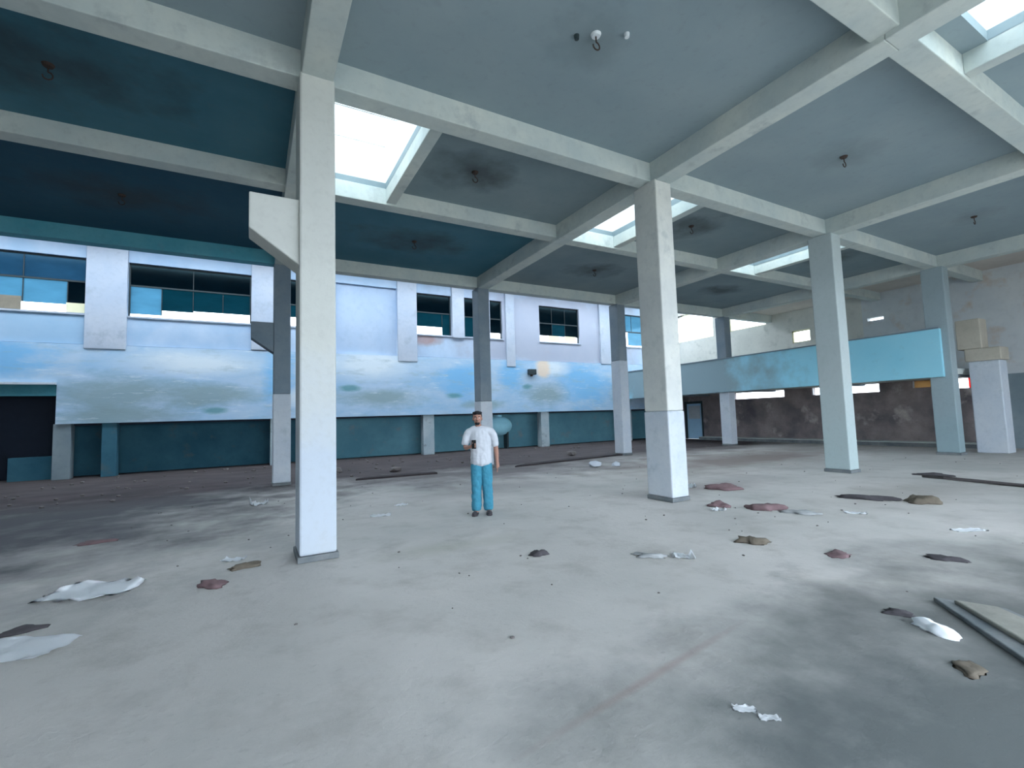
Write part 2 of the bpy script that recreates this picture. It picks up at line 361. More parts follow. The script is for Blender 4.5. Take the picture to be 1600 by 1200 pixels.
# back wall with the mural
WY = 14.4
wins = [(-9.8,-5.62), (-4.51,-.74), (.1,1.9), (5.85,7.57), (8.2,8.95), (9.62,10.3), (12.52,15.13), (17.6,20.6)]
wb = empty('wall_back'); tag(wb, 'long back wall with a faded blue mural below high windows', 'wall', kind='structure')
niche = (2.38, 4.96, 4.46, 7.5)
wall_holes('upper_wall', M['upper'], wb, 1, WY, WY+.3, -11.76, 21.6, 4.46, TOP, [(a, b, 5.5, 7.42) for a, b in wins] + [niche])
bxo('niche_back', M['wall_blue'], wb, niche[0], niche[1], WY+.12, WY+.3, niche[2], niche[3])
bxo('mural_panel', M['mural'], wb, -6.25, 21.6, WY-.08, WY+.3, 1.80, 4.44)
bxo('mural_panel', M['mural'], wb, -11.76, -6.25, WY-.08, WY+.3, 3.10, 4.44)
bxo('ledge', M['whitewash'], wb, -11.76, -6.25, WY-.2, WY-.08, 3.08, 3.15)
bxo('door_lintel', M['lintel'], wb, -11.76, -6.25, WY-.05, WY+.3, 2.72, 3.10)
for a, b, z in ((-5.62,-4.51,4.3), (-.74,.1,4.46), (4.96,5.85,4.2), (7.57,8.2,5.4), (10.45,10.95,4.1), (16.5,17.45,4.4)):
    bxo('pilaster', M['wall_paint'], wb, a, b, WY-.12, WY+.02, z, TOP, bevel=.02)
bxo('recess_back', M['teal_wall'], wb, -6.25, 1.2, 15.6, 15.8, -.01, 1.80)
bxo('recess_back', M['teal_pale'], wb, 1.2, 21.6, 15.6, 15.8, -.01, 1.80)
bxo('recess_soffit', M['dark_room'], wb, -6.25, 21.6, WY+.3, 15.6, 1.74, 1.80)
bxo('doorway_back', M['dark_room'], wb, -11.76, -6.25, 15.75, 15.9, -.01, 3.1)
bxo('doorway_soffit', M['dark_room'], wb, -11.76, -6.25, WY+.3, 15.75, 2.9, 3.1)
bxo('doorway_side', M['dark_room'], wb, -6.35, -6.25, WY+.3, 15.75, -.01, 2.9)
bxo('doorway_step', M['teal_wall'], wb, -7.5, -6.35, WY+.5, WY+.9, -.01, .75)
for x, w in ((-6.1,.22), (-4.9,.2), (6.35,.26), (12.65,.24), (.2,.26), (18.4,.26)):
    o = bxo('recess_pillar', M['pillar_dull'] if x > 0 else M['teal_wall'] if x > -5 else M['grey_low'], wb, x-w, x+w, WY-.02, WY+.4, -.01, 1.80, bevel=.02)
n = 0
def window(holes_axis, a, b, z0, z1, panes, bars, slit=0, parts=()):
    """a high window in the back wall: frame, dark cross bars, tinted panes, open slit below"""
    global n; n += 1
    w = empty('window_%d' % n, ((a+b)/2, WY, z0)); tag(w, None, None, kind='structure')
    hx = (b-a)/2; H = z1-z0
    for e in ((-hx, -hx+.05, 0, H), (hx-.05, hx, 0, H), (-hx, hx, H-.05, H)):
        bxo('frame', M['dark_metal'], w, e[0], e[1], .1, .18, e[2], e[3])
    for z in bars: bxo('cross_bar', M['dark_metal'], w, -hx+.02, hx-.02, .09, .17, z-z0-.025, z-z0+.03)
    for (u0, u1, p0, p1, m) in panes:
        bxo('pane', M[m], w, -hx+(b-a)*u0+.002, -hx+(b-a)*u1-.002, .13, .145, p0-z0, p1-z0)
        if u1 < 1: bxo('mullion', M['dark_metal'], w, -hx+(b-a)*u1-.012, -hx+(b-a)*u1+.012, .12, .16, p0-z0, p1-z0)
    for (u0, u1, p0, p1, m) in parts:
        bxo('board', M[m], w, -hx+(b-a)*u0, -hx+(b-a)*u1, .02, .05, p0-z0, p1-z0)
    bxo('sill', M['wall_paint'], w, -hx-.04, hx+.04, -.06, .28, -.06, 0)
    return w
Z0, Z1 = 5.5, 7.42
window(1, *wins[0], Z0, Z1, [(0,.35,6.6,Z1,'pane_blue'), (.35,.62,6.6,Z1,'pane_mid'), (.62,1,6.6,Z1,'pane_mid'), (0,.35,5.95,6.6,'pane_blue'), (.35,.62,5.8,6.6,'pane_blue'), (.62,.88,5.8,6.6,'pane_blue'), (.88,1,5.8,6.6,'pane_dark')], [6.6],
       parts=[(.4,.62,5.52,5.95,'brown_board'), (.88,1,5.52,5.84,'cream_board')])
window(1, *wins[1], Z0, Z1, [(0,.5,6.62,Z1,'pane_dark'), (.5,1,6.62,Z1,'pane_dark'), (0,.25,5.62,6.62,'pane_blue'), (.25,.5,5.8,6.62,'pane_teal'), (.5,.75,5.85,6.62,'pane_teal'), (.75,1,5.85,6.62,'pane_teal')], [6.62])
window(1, *wins[2], Z0, Z1, [(0,1,6.4,Z1,'pane_dark'), (0,1,5.9,6.4,'pane_teal')], [6.4])
window(1, *wins[3], Z0, Z1, [(0,1,6.55,Z1,'pane_dark'), (0,.75,5.9,6.55,'pane_teal'), (.75,1,5.5,6.55,'pane_teal')], [6.55])
window(1, *wins[4], Z0, Z1, [(0,1,6.5,Z1,'pane_dark'), (0,1,5.5,6.5,'pane_teal')], [6.5])
window(1, *wins[5], Z0, Z1, [(0,1,6.5,Z1,'pane_dark'), (0,1,5.8,6.5,'pane_dark')], [6.5])
window(1, *wins[6], Z0, Z1, [(0,.33,6.5,Z1,'pane_dark'), (.33,.66,6.5,Z1,'pane_dark'), (.66,1,6.5,Z1,'pane_dark'), (0,.33,5.85,6.5,'pane_dark'), (.33,.66,5.85,6.5,'pane_teal'), (.66,1,5.85,6.5,'pane_dark')], [6.5],
       parts=[(.22,.48,5.55,5.84,'cream_board'), (.62,.9,5.55,5.86,'cream_board')])
window(1, *wins[7], Z0, Z1, [(0,.5,6.4,Z1,'pane_blue'), (.5,1,6.4,Z1,'pane_blue'), (.4,.9,5.6,6.4,'pane_blue')], [6.4])

# right end wall behind the balcony
RX = 21.6
wr = empty('wall_right'); tag(wr, 'end wall behind the balcony, dark below and pale above', 'wall', kind='structure')
hi = [(10.8,13.65,5.68,7.28), (7.75,9.8,5.75,7.2), (5.7,6.55,4.62,5.2), (2.86,3.43,5.06,5.18)]
lo = [(7.1,9.85,2.14,2.46), (4.9,5.85,2.14,2.46), (3.2,4.45,2.13,2.46), (1.45,2.12,2.2,2.46), (.32,1.07,2.1,2.46), (11.8,13.1,0,2.15)]
wall_holes('upper_wall', M['mezz_wall'], wr, 0, RX, RX+.3, 3.6, 15.9, 2.5, TOP, hi[:3])
wall_holes('upper_wall', M['grey_wall'], wr, 0, RX, RX+.3, -9.5, 3.6, 2.5, TOP, hi[3:])
wall_holes('lower_wall', M['soot'], wr, 0, RX, RX+.3, -.4, 15.9, 0, 2.5, lo)
wall_holes('lower_wall', M['grey_low'], wr, 0, RX, RX+.3, -9.5, -.4, 0, 2.5, [])
bxo('low_step', M['plinth'], wr, 20.9, RX, -.4, 11.6, -.01, .14)
bxo('step_edge', M['beam'], wr, 20.87, RX, -.4, 11.6, .14, .17)
for k, (a, b, z0, z1) in enumerate(hi[:3]):
    n += 1; w = empty('window_%d' % n, (RX, (a+b)/2, z0)); w['kind'] = 'structure'; hy = (b-a)/2
    for e in ((-hy, -hy+.06, 0, z1-z0), (hy-.06, hy, 0, z1-z0), (-hy, hy, z1-z0-.06, z1-z0), (-hy, hy, 0, .05)):
        bxo('frame', M['cream_board'], w, .05, .14, *e)
    if k == 0:
        bm = bmesh.new(); prism(bm, [(hy, z1-z0), (hy-.9, z1-z0), (hy-.45, z1-z0-.15), (hy-.15, z1-z0-.4), (hy, z1-z0-.75)], 0, .05, .2); obj('corner_infill', bm, M['mezz_wall'], w)
for k, (a, b, z0, z1) in enumerate(lo[:5]):
    n += 1; w = empty('window_%d' % n, (RX, (a+b)/2, z0)); w['kind'] = 'structure'; hy = (b-a)/2
    for e in ((-hy, -hy+.04, 0, z1-z0), (hy-.04, hy, 0, z1-z0)): bxo('frame', M['white_metal'], w, .04, .1, *e)
    if k == 3: bxo('pane', M['pane_amber'], w, .06, .07, -hy+.04, hy-.04, .0, z1-z0)
    if k == 4: bxo('pane', M['pane_red'], w, .06, .07, -hy+.04, -hy+.2, 0, z1-z0)
d = empty('door_1', (RX, 12.45, 0)); d['kind'] = 'structure'; d['label'] = 'pale blue door in the dark far corner'
M['door_blue'] = plain('door_blue', (.42,.66,.85), .5, .1)
bxo('door_leaf', M['door_blue'], d, .08, .13, -.53, .53, .0, 2.04)
for e in ((-.65,-.52,0,2.15), (.52,.65,0,2.15), (-.52,.52,2.02,2.15)): bxo('door_frame', M['dark_metal'], d, .02, .18, *e)
for e in ((-.40,.40,1.15,1.9), (-.40,.40,.12,.98)):
    bxo('door_panel', M['whitewash'] if e[2] > 1 else M['door_blue'], d, .06, .08, *e)

# balcony
bal = empty('balcony', (18.05, 7, 0)); tag(bal, 'upper gallery with a teal blue parapet at the far end', 'balcony', kind='structure')
def loc(o, p): o.location = tuple(-v for v in p); return o
P0 = (18.05, 7, 0)
for a, b in ((-.1,7.4), (7.4,14.4)):
    loc(bxo('parapet', M['parapet'], bal, 17.72, 17.86, a, b, 2.38, 3.87, bevel=.01), P0)
loc(bxo('coping', M['column_dark'], bal, 17.68, 17.90, -.1, 14.3, 3.87, 3.91), P0)
loc(bxo('gallery_floor', M['beam'], bal, 17.86, RX, -.1, 14.3, 2.48, 2.66), P0)
for y in (-.0, 3.8, 7.6, 11.4): loc(bxo('floor_beam', M['column_dark'], bal, 17.86, RX, y-.1 if y else 0, y+.12, 2.40 if y else 2.42, 2.48), P0)

# left and front walls (behind and beside the viewer)
wl = wall_holes('wall_left', M['left_wall'], None, 0, -12.0, -11.76, -9.5, 15.9, 0, TOP, []); tag(wl, 'plain grey wall at the left end of the hall', 'wall', kind='structure')
fo = [(-3.2, .3, 0, 5.0), (.9, 5.6, 0, 5.0), (6.5, 11.2, 0, 5.0), (12.4, 17.2, .9, 4.9)]  # unseen bays; the last one added to brighten the right side
wf = wall_holes('wall_front', M['wall_paint'], None, 1, -9.8, -9.5, -11.76, 21.6, 0, SLAB+.14, fo); tag(wf, 'front wall behind the viewer with unseen open bays, the last added for light', 'wall', kind='structure')

# ------------------------------------------------------------------ columns
def column(x, y, label, band, up='column', corbel=False, base='whitewash', top=SOF, hx=.20, hy=.28, group='concrete columns of the hall'):
    c = empty('concrete_column', (x, y, 0)); tag(c, label, 'column', group)
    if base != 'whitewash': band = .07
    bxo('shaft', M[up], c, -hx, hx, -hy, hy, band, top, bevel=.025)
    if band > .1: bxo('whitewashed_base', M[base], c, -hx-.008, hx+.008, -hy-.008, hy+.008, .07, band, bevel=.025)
    bxo('plinth', M['plinth'], c, -hx-.02, hx+.02, -hy-.02, hy+.02, 0, .07, bevel=.01)
    if corbel:
        bm = bmesh.new(); prism(bm, [(-hx+.01, 3.42), (-hx+.01, 4.22), (-.72, 4.22), (-.72, 3.80)], 1, -.2, .2)
        obj('corbel', bm, M[up], c, bevel=.015)
    return c
column(0, 0, 'nearest tall column with a bracket on its left side', .55, 'column_worn', True, 'column_worn')
column(XS[3], 0, 'second nearest column, right of the standing person', 1.58)
column(XS[4], 0, 'third column along the front row, right of the picture centre', .5, 'column_teal', base='column_teal')
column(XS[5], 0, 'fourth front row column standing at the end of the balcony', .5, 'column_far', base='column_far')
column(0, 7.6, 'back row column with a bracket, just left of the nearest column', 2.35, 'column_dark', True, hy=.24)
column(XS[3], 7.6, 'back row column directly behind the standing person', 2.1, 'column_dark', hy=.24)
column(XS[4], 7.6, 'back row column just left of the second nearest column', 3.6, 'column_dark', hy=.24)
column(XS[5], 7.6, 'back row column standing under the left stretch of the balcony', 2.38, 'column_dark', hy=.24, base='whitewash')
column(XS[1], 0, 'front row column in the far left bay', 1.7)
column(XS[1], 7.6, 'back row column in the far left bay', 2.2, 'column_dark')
pier = empty('brick_pier', (19.45, -.62, 0)); tag(pier, 'short pale pier with a tan block on top at the right edge', 'pier')
bxo('pier_shaft', M['whitewash'], pier, -.3, .3, -.36, .36, 0, 2.85, bevel=.03)
bxo('pier_cap', M['tan'], pier, -.34, .34, -.42, .42, 2.85, 3.25, bevel=.03)
bxo('pier_head', M['tan'], pier, -.28, .28, .0, .6, 3.25, 4.2, bevel=.03)

# ------------------------------------------------------------------ ceiling hooks
def hook(x, y, label, big=False):
    h = empty('fan_hook', (x, y, SLAB)); tag(h, label, 'ceiling hook', 'fan hooks under the ceiling panels')
    bm = bmesh.new(); bmesh.ops.create_cone(bm, cap_ends=True, segments=16, radius1=.05, radius2=.065, depth=.03, matrix=Matrix.Translation((0,0,-.016)))
    obj('base_plate', bm, M['rust'] if not big else M['white_metal'], h)
    bm = bmesh.new(); tube(bm, [(0,0,-.02), (0,0,-.1)] + [(.05*math.sin(a), 0, -.15+.05*math.cos(a)) for a in [k*.6 for k in range(9)]], .009, 6)
    obj('hook_rod', bm, M['rust'], h, smooth=True)
    if big:
        for dx, dy in ((-.2,.12), (.33,-.18)):
            bm = bmesh.new(); bmesh.ops.create_cone(bm, cap_ends=True, segments=12, radius1=.028, radius2=.034, depth=.05, matrix=Matrix.Translation((dx,dy,-.025)))
            obj('junction_box', bm, M['white_metal'] if dx > 0 else M['dark_metal'], h)
hook(2.94, -2.0, 'pale hook fitting in the near ceiling panel at the top', True)
hook(-2.94, 1.5, 'dark hook in the shaded, soot-stained upper left ceiling panel')
hook(-2.94, 5.3, 'dark hook in the lower left ceiling panel over the windows')
hook(2.94, 1.53, 'dark hook in the panel right of the large skylight')
hook(2.94, 5.3, 'dark hook in the panel behind the nearest column')
hook(8.82, 1.53, 'dark hook in the panel right of the second column')
hook(8.82, -1.9, 'rusty hook in the wide panel at upper right')
hook(14.9, -1.9, 'dark hook in the panel near the right edge')
hook(8.82, 5.3, 'dark hook in the far panel left of the second column')

# ------------------------------------------------------------------ small things on the walls and in the recess
bm = bmesh.new(); box(bm, -.22, .22, -.2, 0, -.14, .14)
sp = empty('wall_box', (11.85, WY-.08, 3.85)); tag(sp, 'small black box fixed on the mural', 'box')
obj('case', bm, M['dark_metal'], sp, bevel=.02); bxo('bracket', M['rust'], sp, -.05, .05, -.1, .0, -.22, -.14)
tk = empty('tank', (10.2, 15.0, 0)); tag(tk, 'rounded pale cyan tank in the dark recess behind the person', 'tank')
bm = bmesh.new(); ell(bm, (0,0,1.15), (.78,.4,.5), 28, 16); obj('shell', bm, M['cyan_plastic'], tk, smooth=True)
bm = bmesh.new(); bmesh.ops.create_cone(bm, cap_ends=True, segments=20, radius1=.2, radius2=.2, depth=.1, matrix=Matrix.Translation((0,0,1.66)))
obj('lid', bm, M['cyan_plastic'], tk)
for s in (-1, 1): bxo('leg', M['dark_metal'], tk, s*.45-.04, s*.45+.04, -.2, .2, -.01, .85)

# ------------------------------------------------------------------ litter on the floor
def sheet(x, y, w, d, rot, label, mat='paper', h=.03, cat='paper', group=None, name='paper_sheet', seed=0):
    rnd = random.Random(seed+int(abs(x*100))); bm = bmesh.new(); N = 9; V = {}
    for i in range(N):
        for j in range(N):
            u, v = i/(N-1)*2-1, j/(N-1)*2-1
            px = u*w/2*(1-.12*abs(v)**3*rnd.random()) ; py = v*d/2*(1-.25*abs(u)**2*rnd.random())
            V[i,j] = bm.verts.new((px, py, .006+h*abs(rnd.gauss(0,.5))*(.4+.6*(u*u+v*v)/2)))
    for i in range(N-1):
        for j in range(N-1): bm.faces.new((V[i,j], V[i+1,j], V[i+1,j+1], V[i,j+1]))
    bmesh.ops.solidify(bm, geom=bm.faces[:], thickness=.004)
    o = obj(name, bm, M[mat], None, (x, y, .004), smooth=True); o.rotation_euler.z = rot
    zmin = min(v.co.z for v in o.data.vertices); o.location.z = -zmin
    return tag(o, label, cat, group)
def lump(x, y, w, d, h, rot, label, mat, cat='rag', name='rag', group=None, rough=.35):
    rnd = random.Random(int(abs(x*97+y*31)*10)); bm = bmesh.new()
    bmesh.ops.create_icosphere(bm, subdivisions=3, radius=1)
    ph = [rnd.random()*6.28 for _ in range(6)]
    for v in bm.verts:
        p = v.co.copy(); k = 1+rough*(math.sin(p.x*3.1+ph[0])*math.sin(p.y*3.7+ph[1])+.6*math.sin(p.x*7+ph[2]+p.z*5)*math.sin(p.y*6.3+ph[3])+rnd.uniform(-.08,.08))
        v.co = Vector((p.x*w/2*k, p.y*d/2*k, max(-.0, p.z)*h*k + .0))
    o = obj(name, bm, M[mat], None, (x, y, .001), smooth=True); o.rotation_euler.z = rot
    return tag(o, label, cat, group)
A0 = -.45
sheet(-2.0, -.05, .74, .55, A0, 'large white plastic sheet on the floor at left', cat='plastic sheet', name='plastic_sheet', h=.06)
sheet(-2.12, -1.33, .62, .40, A0, 'white plastic sheet at the left edge, nearest the viewer', cat='plastic sheet', name='plastic_sheet', h=.06)
sheet(-.85, .35, .25, .16, A0, 'small white paper left of the nearest column base')
sheet(-.54, 4.5, .3, .3, .2, 'crumpled white paper between the two columns with brackets', h=.12)
sheet(1.2, 1.85, .34, .22, -.3, 'thin white paper right of the nearest column base')
sheet(1.75, 2.6, .22, .18, .3, 'tiny white scrap beyond the thin paper', h=.02)
lump(-1.0, -.55, .26, .2, .05, A0, 'dark red rag on the floor left of the nearest column', 'cloth_red')
lump(-.72, -.05, .34, .18, .04, .3, 'flat brown rag beside the dark red rag', 'cloth_brown')
lump(-2.25, -.92, .3, .12, .03, .2, 'flat dark scrap beside the left edge plastic sheet', 'cloth_dark')
lump(-2.55, 2.5, .4, .2, .03, -.1, 'faded reddish rag at left on the dark floor', 'cloth_red')
lump(2.16, -1.53, .19, .12, .05, -.4, 'small black lump alone in the middle of the floor', 'cloth_dark')
lump(3.12, -2.27, .36, .18, .03, -.8, 'flat grey rag next to a crumpled white paper', 'cloth_grey')
sheet(3.38, -2.50, .24, .14, -.8, 'crumpled white paper touching the end of the flat grey rag', h=.07)
lump(4.48, -2.57, .32, .2, .07, -.6, 'olive brown lump right of the grey rag', 'cloth_brown')
bag = lump(3.43, -4.60, .27, .12, .055, -1.75, 'white plastic bag against the broken slab at right', 'paper', 'plastic bag', 'plastic_bag')
lump(3.56, -4.34, .2, .12, .025, -1.1, 'dark rag beside the white plastic bag', 'cloth_dark')
sl = empty('broken_slab', (3.76, -4.93, 0)); sl.rotation_euler.z = .82 + math.pi; tag(sl, 'broken concrete slab lying on the floor at the right edge', 'slab')
bm = bmesh.new(); prism(bm, [(-.48,-.10), (-.38,.12), (.1,.18), (.75,.16), (.8,-.14), (.2,-.11)], 2, .03, .065); obj('slab_top', bm, M['slab_face'], sl, bevel=.012)
bm = bmesh.new(); prism(bm, [(-.60,-.17), (-.44,.2), (.1,.27), (.78,.22), (.84,-.26), (.2,-.22)], 2, 0, .035); obj('slab_base', bm, M['plinth'], sl, bevel=.008)
lump(8.35, -2.0, .8, .22, .06, -1.17, 'long dark rag on the floor right of the second column', 'cloth_dark')
lump(8.62, -2.68, .42, .3, .11, -1.1, 'dark brown bundle at the end of the long dark rag', 'cloth_brown')
lump(7.55, .1, .6, .36, .1, -.9, 'red cloth heap just behind the second column base', 'cloth_red')
sheet(7.2, .72, .36, .3, .2, 'pale scrap lying beside the red cloth heap', h=.1)
lump(6.0, -.95, .34, .22, .07, -.95, 'small red rag near the second column base', 'cloth_red')
sheet(5.72, -1.16, .22, .14, -.4, 'pale scrap against the small red rag', h=.06)
lump(6.35, -1.5, .5, .3, .08, -1.0, 'maroon rag heap right of the small red rag', 'cloth_red')
lump(6.45, -2.0, .45, .2, .04, -1.0, 'flat grey rag in front of the maroon heap', 'cloth_grey')
lump(4.75, -3.35, .3, .2, .02, .2, 'faint reddish rag in the open floor at right', 'cloth_red')
lump(5.4, -4.0, .3, .14, .03, -1.2, 'dark rag at the right edge above the broken slab', 'cloth_dark')
sheet(7.0, -3.7, .4, .14, -.5, 'thin white strip on the floor near the right edge', h=.02)
sheet(7.05, -2.45, .28, .14, -1.0, 'small white scrap right of the maroon heap', h=.02)
sheet(1.58, -4.45, .12, .06, -.7, 'small white scrap in the foreground, upper of two', h=.02)
sheet(1.62, -4.56, .10, .05, -.6, 'small white scrap in the foreground, lower of two', h=.02)
st = empty('stick', (11.62, -2.7, 0)); st.rotation_euler.z = -1.75; tag(st, 'long dark stick lying on the floor at the right edge', 'stick')
bm = bmesh.new(); tube(bm, [(-1.2,0,.035), (-.4,.03,.03), (.5,-.02,.035), (1.3,.02,.03)], [.03,.035,.035,.025], 7); obj('stem', bm, M['wood'], st, smooth=True)
bm = bmesh.new(); tube(bm, [(.4,-.01,.035), (.75,.14,.02)], [.02,.012], 6); obj('twig', bm, M['wood'], st, smooth=True)
lump(12.3, -1.55, .8, .14, .05, -1.3, 'dark rag strip behind the long stick', 'cloth_dark')
lump(3.0, -4.9, .2, .12, .02, .3, 'flat brown scrap in the right foreground', 'cloth_brown')
# rubble along the aisle
def rock(x, y, r, label, group, mat='rubble'):
    rnd = random.Random(int(abs(x*53+y*17)*10)); bm = bmesh.new(); bmesh.ops.create_icosphere(bm, subdivisions=1, radius=1)
    for v in bm.verts: v.co = Vector((v.co.x*r*rnd.uniform(.7,1.3), v.co.y*r*rnd.uniform(.6,1.2), v.co.z*r*rnd.uniform(.4,.7)))
    zm = min(v.co.z for v in bm.verts)
    o = obj('stone', bm, M[mat], None, (x, y, -zm-.012)); o.rotation_euler.z = rnd.random()*6
    return tag(o, label, 'stone', group)
for x, y, r, lab in ((8.3,5.0,.22,'pale broken stone on the floor left of the second column'), (8.9,4.8,.15,'smaller pale stone beside the pale broken stone'),
                     (6.3,9.4,.2,'stone at the foot of the recess behind the person'), (3.2,8.4,.2,'stone on the dark dirt right of the nearest column'),
                     (10.2,8.8,.2,'stone on the dark dirt left of the far back row column'), (1.6,9.5,.22,'dark stone by the recess left of the person')):
    rock(x, y, r, lab, 'broken stones at the aisle edge', 'whitewash' if 'pale' in lab else 'rubble')
bm = bmesh.new()
for _ in range(300):
    if random.random() < .5: x, y = random.uniform(-6, 18), random.uniform(6.9, 14.2)
    else: x, y = random.uniform(-3, 17), random.uniform(-4.5, 6.5)
    if min(abs(x-c)+abs(y-d) for c in XS for d in (0, 7.6)) < .9: continue
    if 11 < x < 13 and -4.5 < y < -1 or 1 < x < 12 and 6.5 < y < 8: continue
    r = random.uniform(.008, .02) if y < 6.6 else random.uniform(.025, .07)
    m = Matrix.Translation((x, y, r*.35)) @ Matrix.Rotation(random.random()*6, 4, 'Z') @ Matrix.Diagonal((r, r*random.uniform(.5,1), r*.5, 1))
    bmesh.ops.create_icosphere(bm, subdivisions=1, radius=1, matrix=m)
tag(obj('gravel', bm, M['rubble']), 'scattered gravel and crumbs over the floor', 'gravel', kind='stuff')
for (x0, y0, x1, y1, w, lab) in ((1.75,7.0,4.0,6.85,.4,'dark trench edge on the floor left of the person'), (6.5,6.75,11.6,7.45,.45,'dark trench edge on the floor right of the person')):
    L = math.hypot(x1-x0, y1-y0); bm = bmesh.new()
    prism(bm, [(0,0), (L,-.02), (L*1.0,w*.6), (L*.6,w), (L*.15,w*.8)], 2, -.02, .05)
    o = obj('dirt_ridge', bm, M['dirt'], None, (x0, y0, 0), bevel=.02); o.rotation_euler.z = math.atan2(y1-y0, x1-x0); tag(o, lab.replace('trench edge', 'dirt ridge'), 'dirt ridge')

# ------------------------------------------------------------------ the person
def skin(chains):
    """list of chains [(point, radius)...] -> evaluated skinned mesh as bmesh"""
    vs, es, rs = [], [], []
    for ch in chains:
        b0 = len(vs)
        for p, r in ch: vs.append(p); rs.append(r if isinstance(r, tuple) else (r, r))
        es += [(b0+i, b0+i+1) for i in range(len(ch)-1)]
    out = bmesh.new()
    off = 0
    for ch in chains:
        me = bpy.data.meshes.new('t'); me.from_pydata([p for p, r in ch], [(i, i+1) for i in range(len(ch)-1)], [])
        o = bpy.data.objects.new('t', me); C.objects.link(o)
        md = o.modifiers.new('s', 'SKIN'); sub = o.modifiers.new('u', 'SUBSURF'); sub.levels = 2
        for i, (p, r) in enumerate(ch):
            me.skin_vertices[0].data[i].radius = r if isinstance(r, tuple) else (r, r)
            me.skin_vertices[0].data[i].use_root = (i == 0)
        bpy.context.view_layer.update()
        ev = o.evaluated_get(bpy.context.evaluated_depsgraph_get()); m2 = ev.to_mesh(); out.from_mesh(m2); ev.to_mesh_clear()
        bpy.data.objects.remove(o); bpy.data.meshes.remove(me)
    return out
def remesh(o, vox, smooth=6):
    m = o.modifiers.new('remesh', 'REMESH'); m.mode = 'VOXEL'; m.voxel_size = vox; m.use_smooth_shade = True
    if smooth: s = o.modifiers.new('smooth', 'SMOOTH'); s.iterations = smooth; s.factor = .5
M['skin'] = plain('skin', (.36,.19,.14), .55, .08, 20)
M['hair'] = plain('black_hair', (.012,.012,.014), .7, .3, 40)
M['tshirt'] = plain('white_tshirt', (.54,.56,.60), .85, .06, 8)
M['denim'] = plain('blue_denim', (.05,.24,.34), .85, .25, 10)
M['sandal'] = plain('dark_leather', (.05,.045,.05), .6, .2)
M['phone'] = plain('phone_black', (.01,.01,.012), .3, .1)
M['eye'] = plain('eye_white', (.7,.7,.68), .3, .02)
pp = empty('person', (2.63, .92, 0)); pp.rotation_euler.z = math.radians(-26); pp.scale = (.97, .97, .97)
tag(pp, 'person in a white t-shirt and blue jeans standing and facing the viewer', 'person')
HX = -.05                                         # head carried a little to the side
b = skin([
    [((0,0,.93),.125), ((0,.01,1.08),.12), ((-.01,.01,1.25),.135), ((-.02,.01,1.38),.12), ((-.035,.0,1.455),.058), ((HX,-.015,1.54),.055)],
    [((.0,.01,1.36),.08), ((.16,.01,1.40),.068), ((.215,.01,1.34),.056), ((.25,.02,1.10),.045), ((.258,.0,1.04),.042), ((.265,-.05,.86),.028), ((.27,-.06,.82),(.018,.034)), ((.27,-.068,.765),(.014,.034))],
    [((-.02,.01,1.36),.08), ((-.18,.01,1.40),.068), ((-.225,.01,1.34),.056), ((-.265,.0,1.15),.043), ((-.262,-.03,1.10),.04), ((-.17,-.2,1.14),.029), ((-.145,-.235,1.155),(.028,.02)), ((-.11,-.255,1.17),(.03,.018))],
    [((.02,0,.90),.11), ((.08,0,.84),.09), ((.088,-.015,.50),.062), ((.094,.02,.34),.056), ((.10,.03,.10),.04), ((.10,.03,.06),.042), ((.105,-.03,.04),.038), ((.11,-.12,.028),.03), ((.115,-.16,.026),.024)],
    [((-.02,0,.90),.11), ((-.08,0,.84),.09), ((-.092,-.015,.50),.062), ((-.097,.01,.34),.056), ((-.103,.01,.10),.04), ((-.103,.01,.06),.042), ((-.113,-.05,.04),.038), ((-.133,-.14,.028),.03), ((-.138,-.18,.026),.024)],
    # hanging hand: four fingers and a thumb
    *[[((.268+.004*k*0, -.092+.019*k, .775),.0095), ((.268,-.094+.020*k,.745-.003*(1.5-abs(k-1.5))),.009), ((.262,-.094+.020*k,.715-.006*(1.5-abs(k-1.5))),.0085), ((.252,-.092+.02*k,.692-.008*(1.5-abs(k-1.5))),.0075)] for k in range(4)],
    [((.262,-.085,.815),.013), ((.255,-.112,.785),.011), ((.25,-.118,.755),.009)],
    # raised hand closed round the phone
    *[[((-.112,-.262,1.192-.019*k),.009), ((-.088,-.282,1.194-.02*k),.0085), ((-.088,-.306,1.192-.02*k),.008), ((-.106,-.312,1.188-.02*k),.0075)] for k in range(4)],
    [((-.14,-.25,1.18),.012), ((-.138,-.285,1.20),.01), ((-.128,-.312,1.205),.0085)],
])
h0 = Vector((HX, -.03, 1.60))                    # head
ell(b, h0+Vector((0,.012,.03)), (.074,.094,.088), 20, 14)
ell(b, h0+Vector((0,-.02,-.035)), (.058,.066,.078), 18, 12)
ell(b, h0+Vector((0,-.052,-.085)), (.03,.028,.024), 12, 8)
ell(b, h0+Vector((0,-.098,-.018)), (.013,.020,.018), 10, 8)
ell(b, h0+Vector((0,-.086,.008)), (.009,.014,.03), 10, 8)
ell(b, h0+Vector((0,-.074,.028)), (.05,.018,.010), 12, 8)
for s in (-1, 1):
    ell(b, h0+Vector((s*.075,.012,-.005)), (.010,.019,.032), 10, 8)
    ell(b, h0+Vector((s*.040,-.055,-.018)), (.022,.022,.018), 10, 8)
ell(b, h0+Vector((0,-.083,-.050)), (.024,.010,.006), 10, 6); ell(b, h0+Vector((0,-.081,-.060)), (.020,.010,.006), 10, 6)
body = obj('body', b, M['skin'], pp, smooth=True); remesh(body, .0055, 3)
for s in (-1, 1):
    bm = bmesh.new(); ell(bm, h0+Vector((s*.030,-.072,.010)), (.012,.008,.006), 10, 8); obj('eye', bm, M['eye'], pp, smooth=True)
bm = bmesh.new()
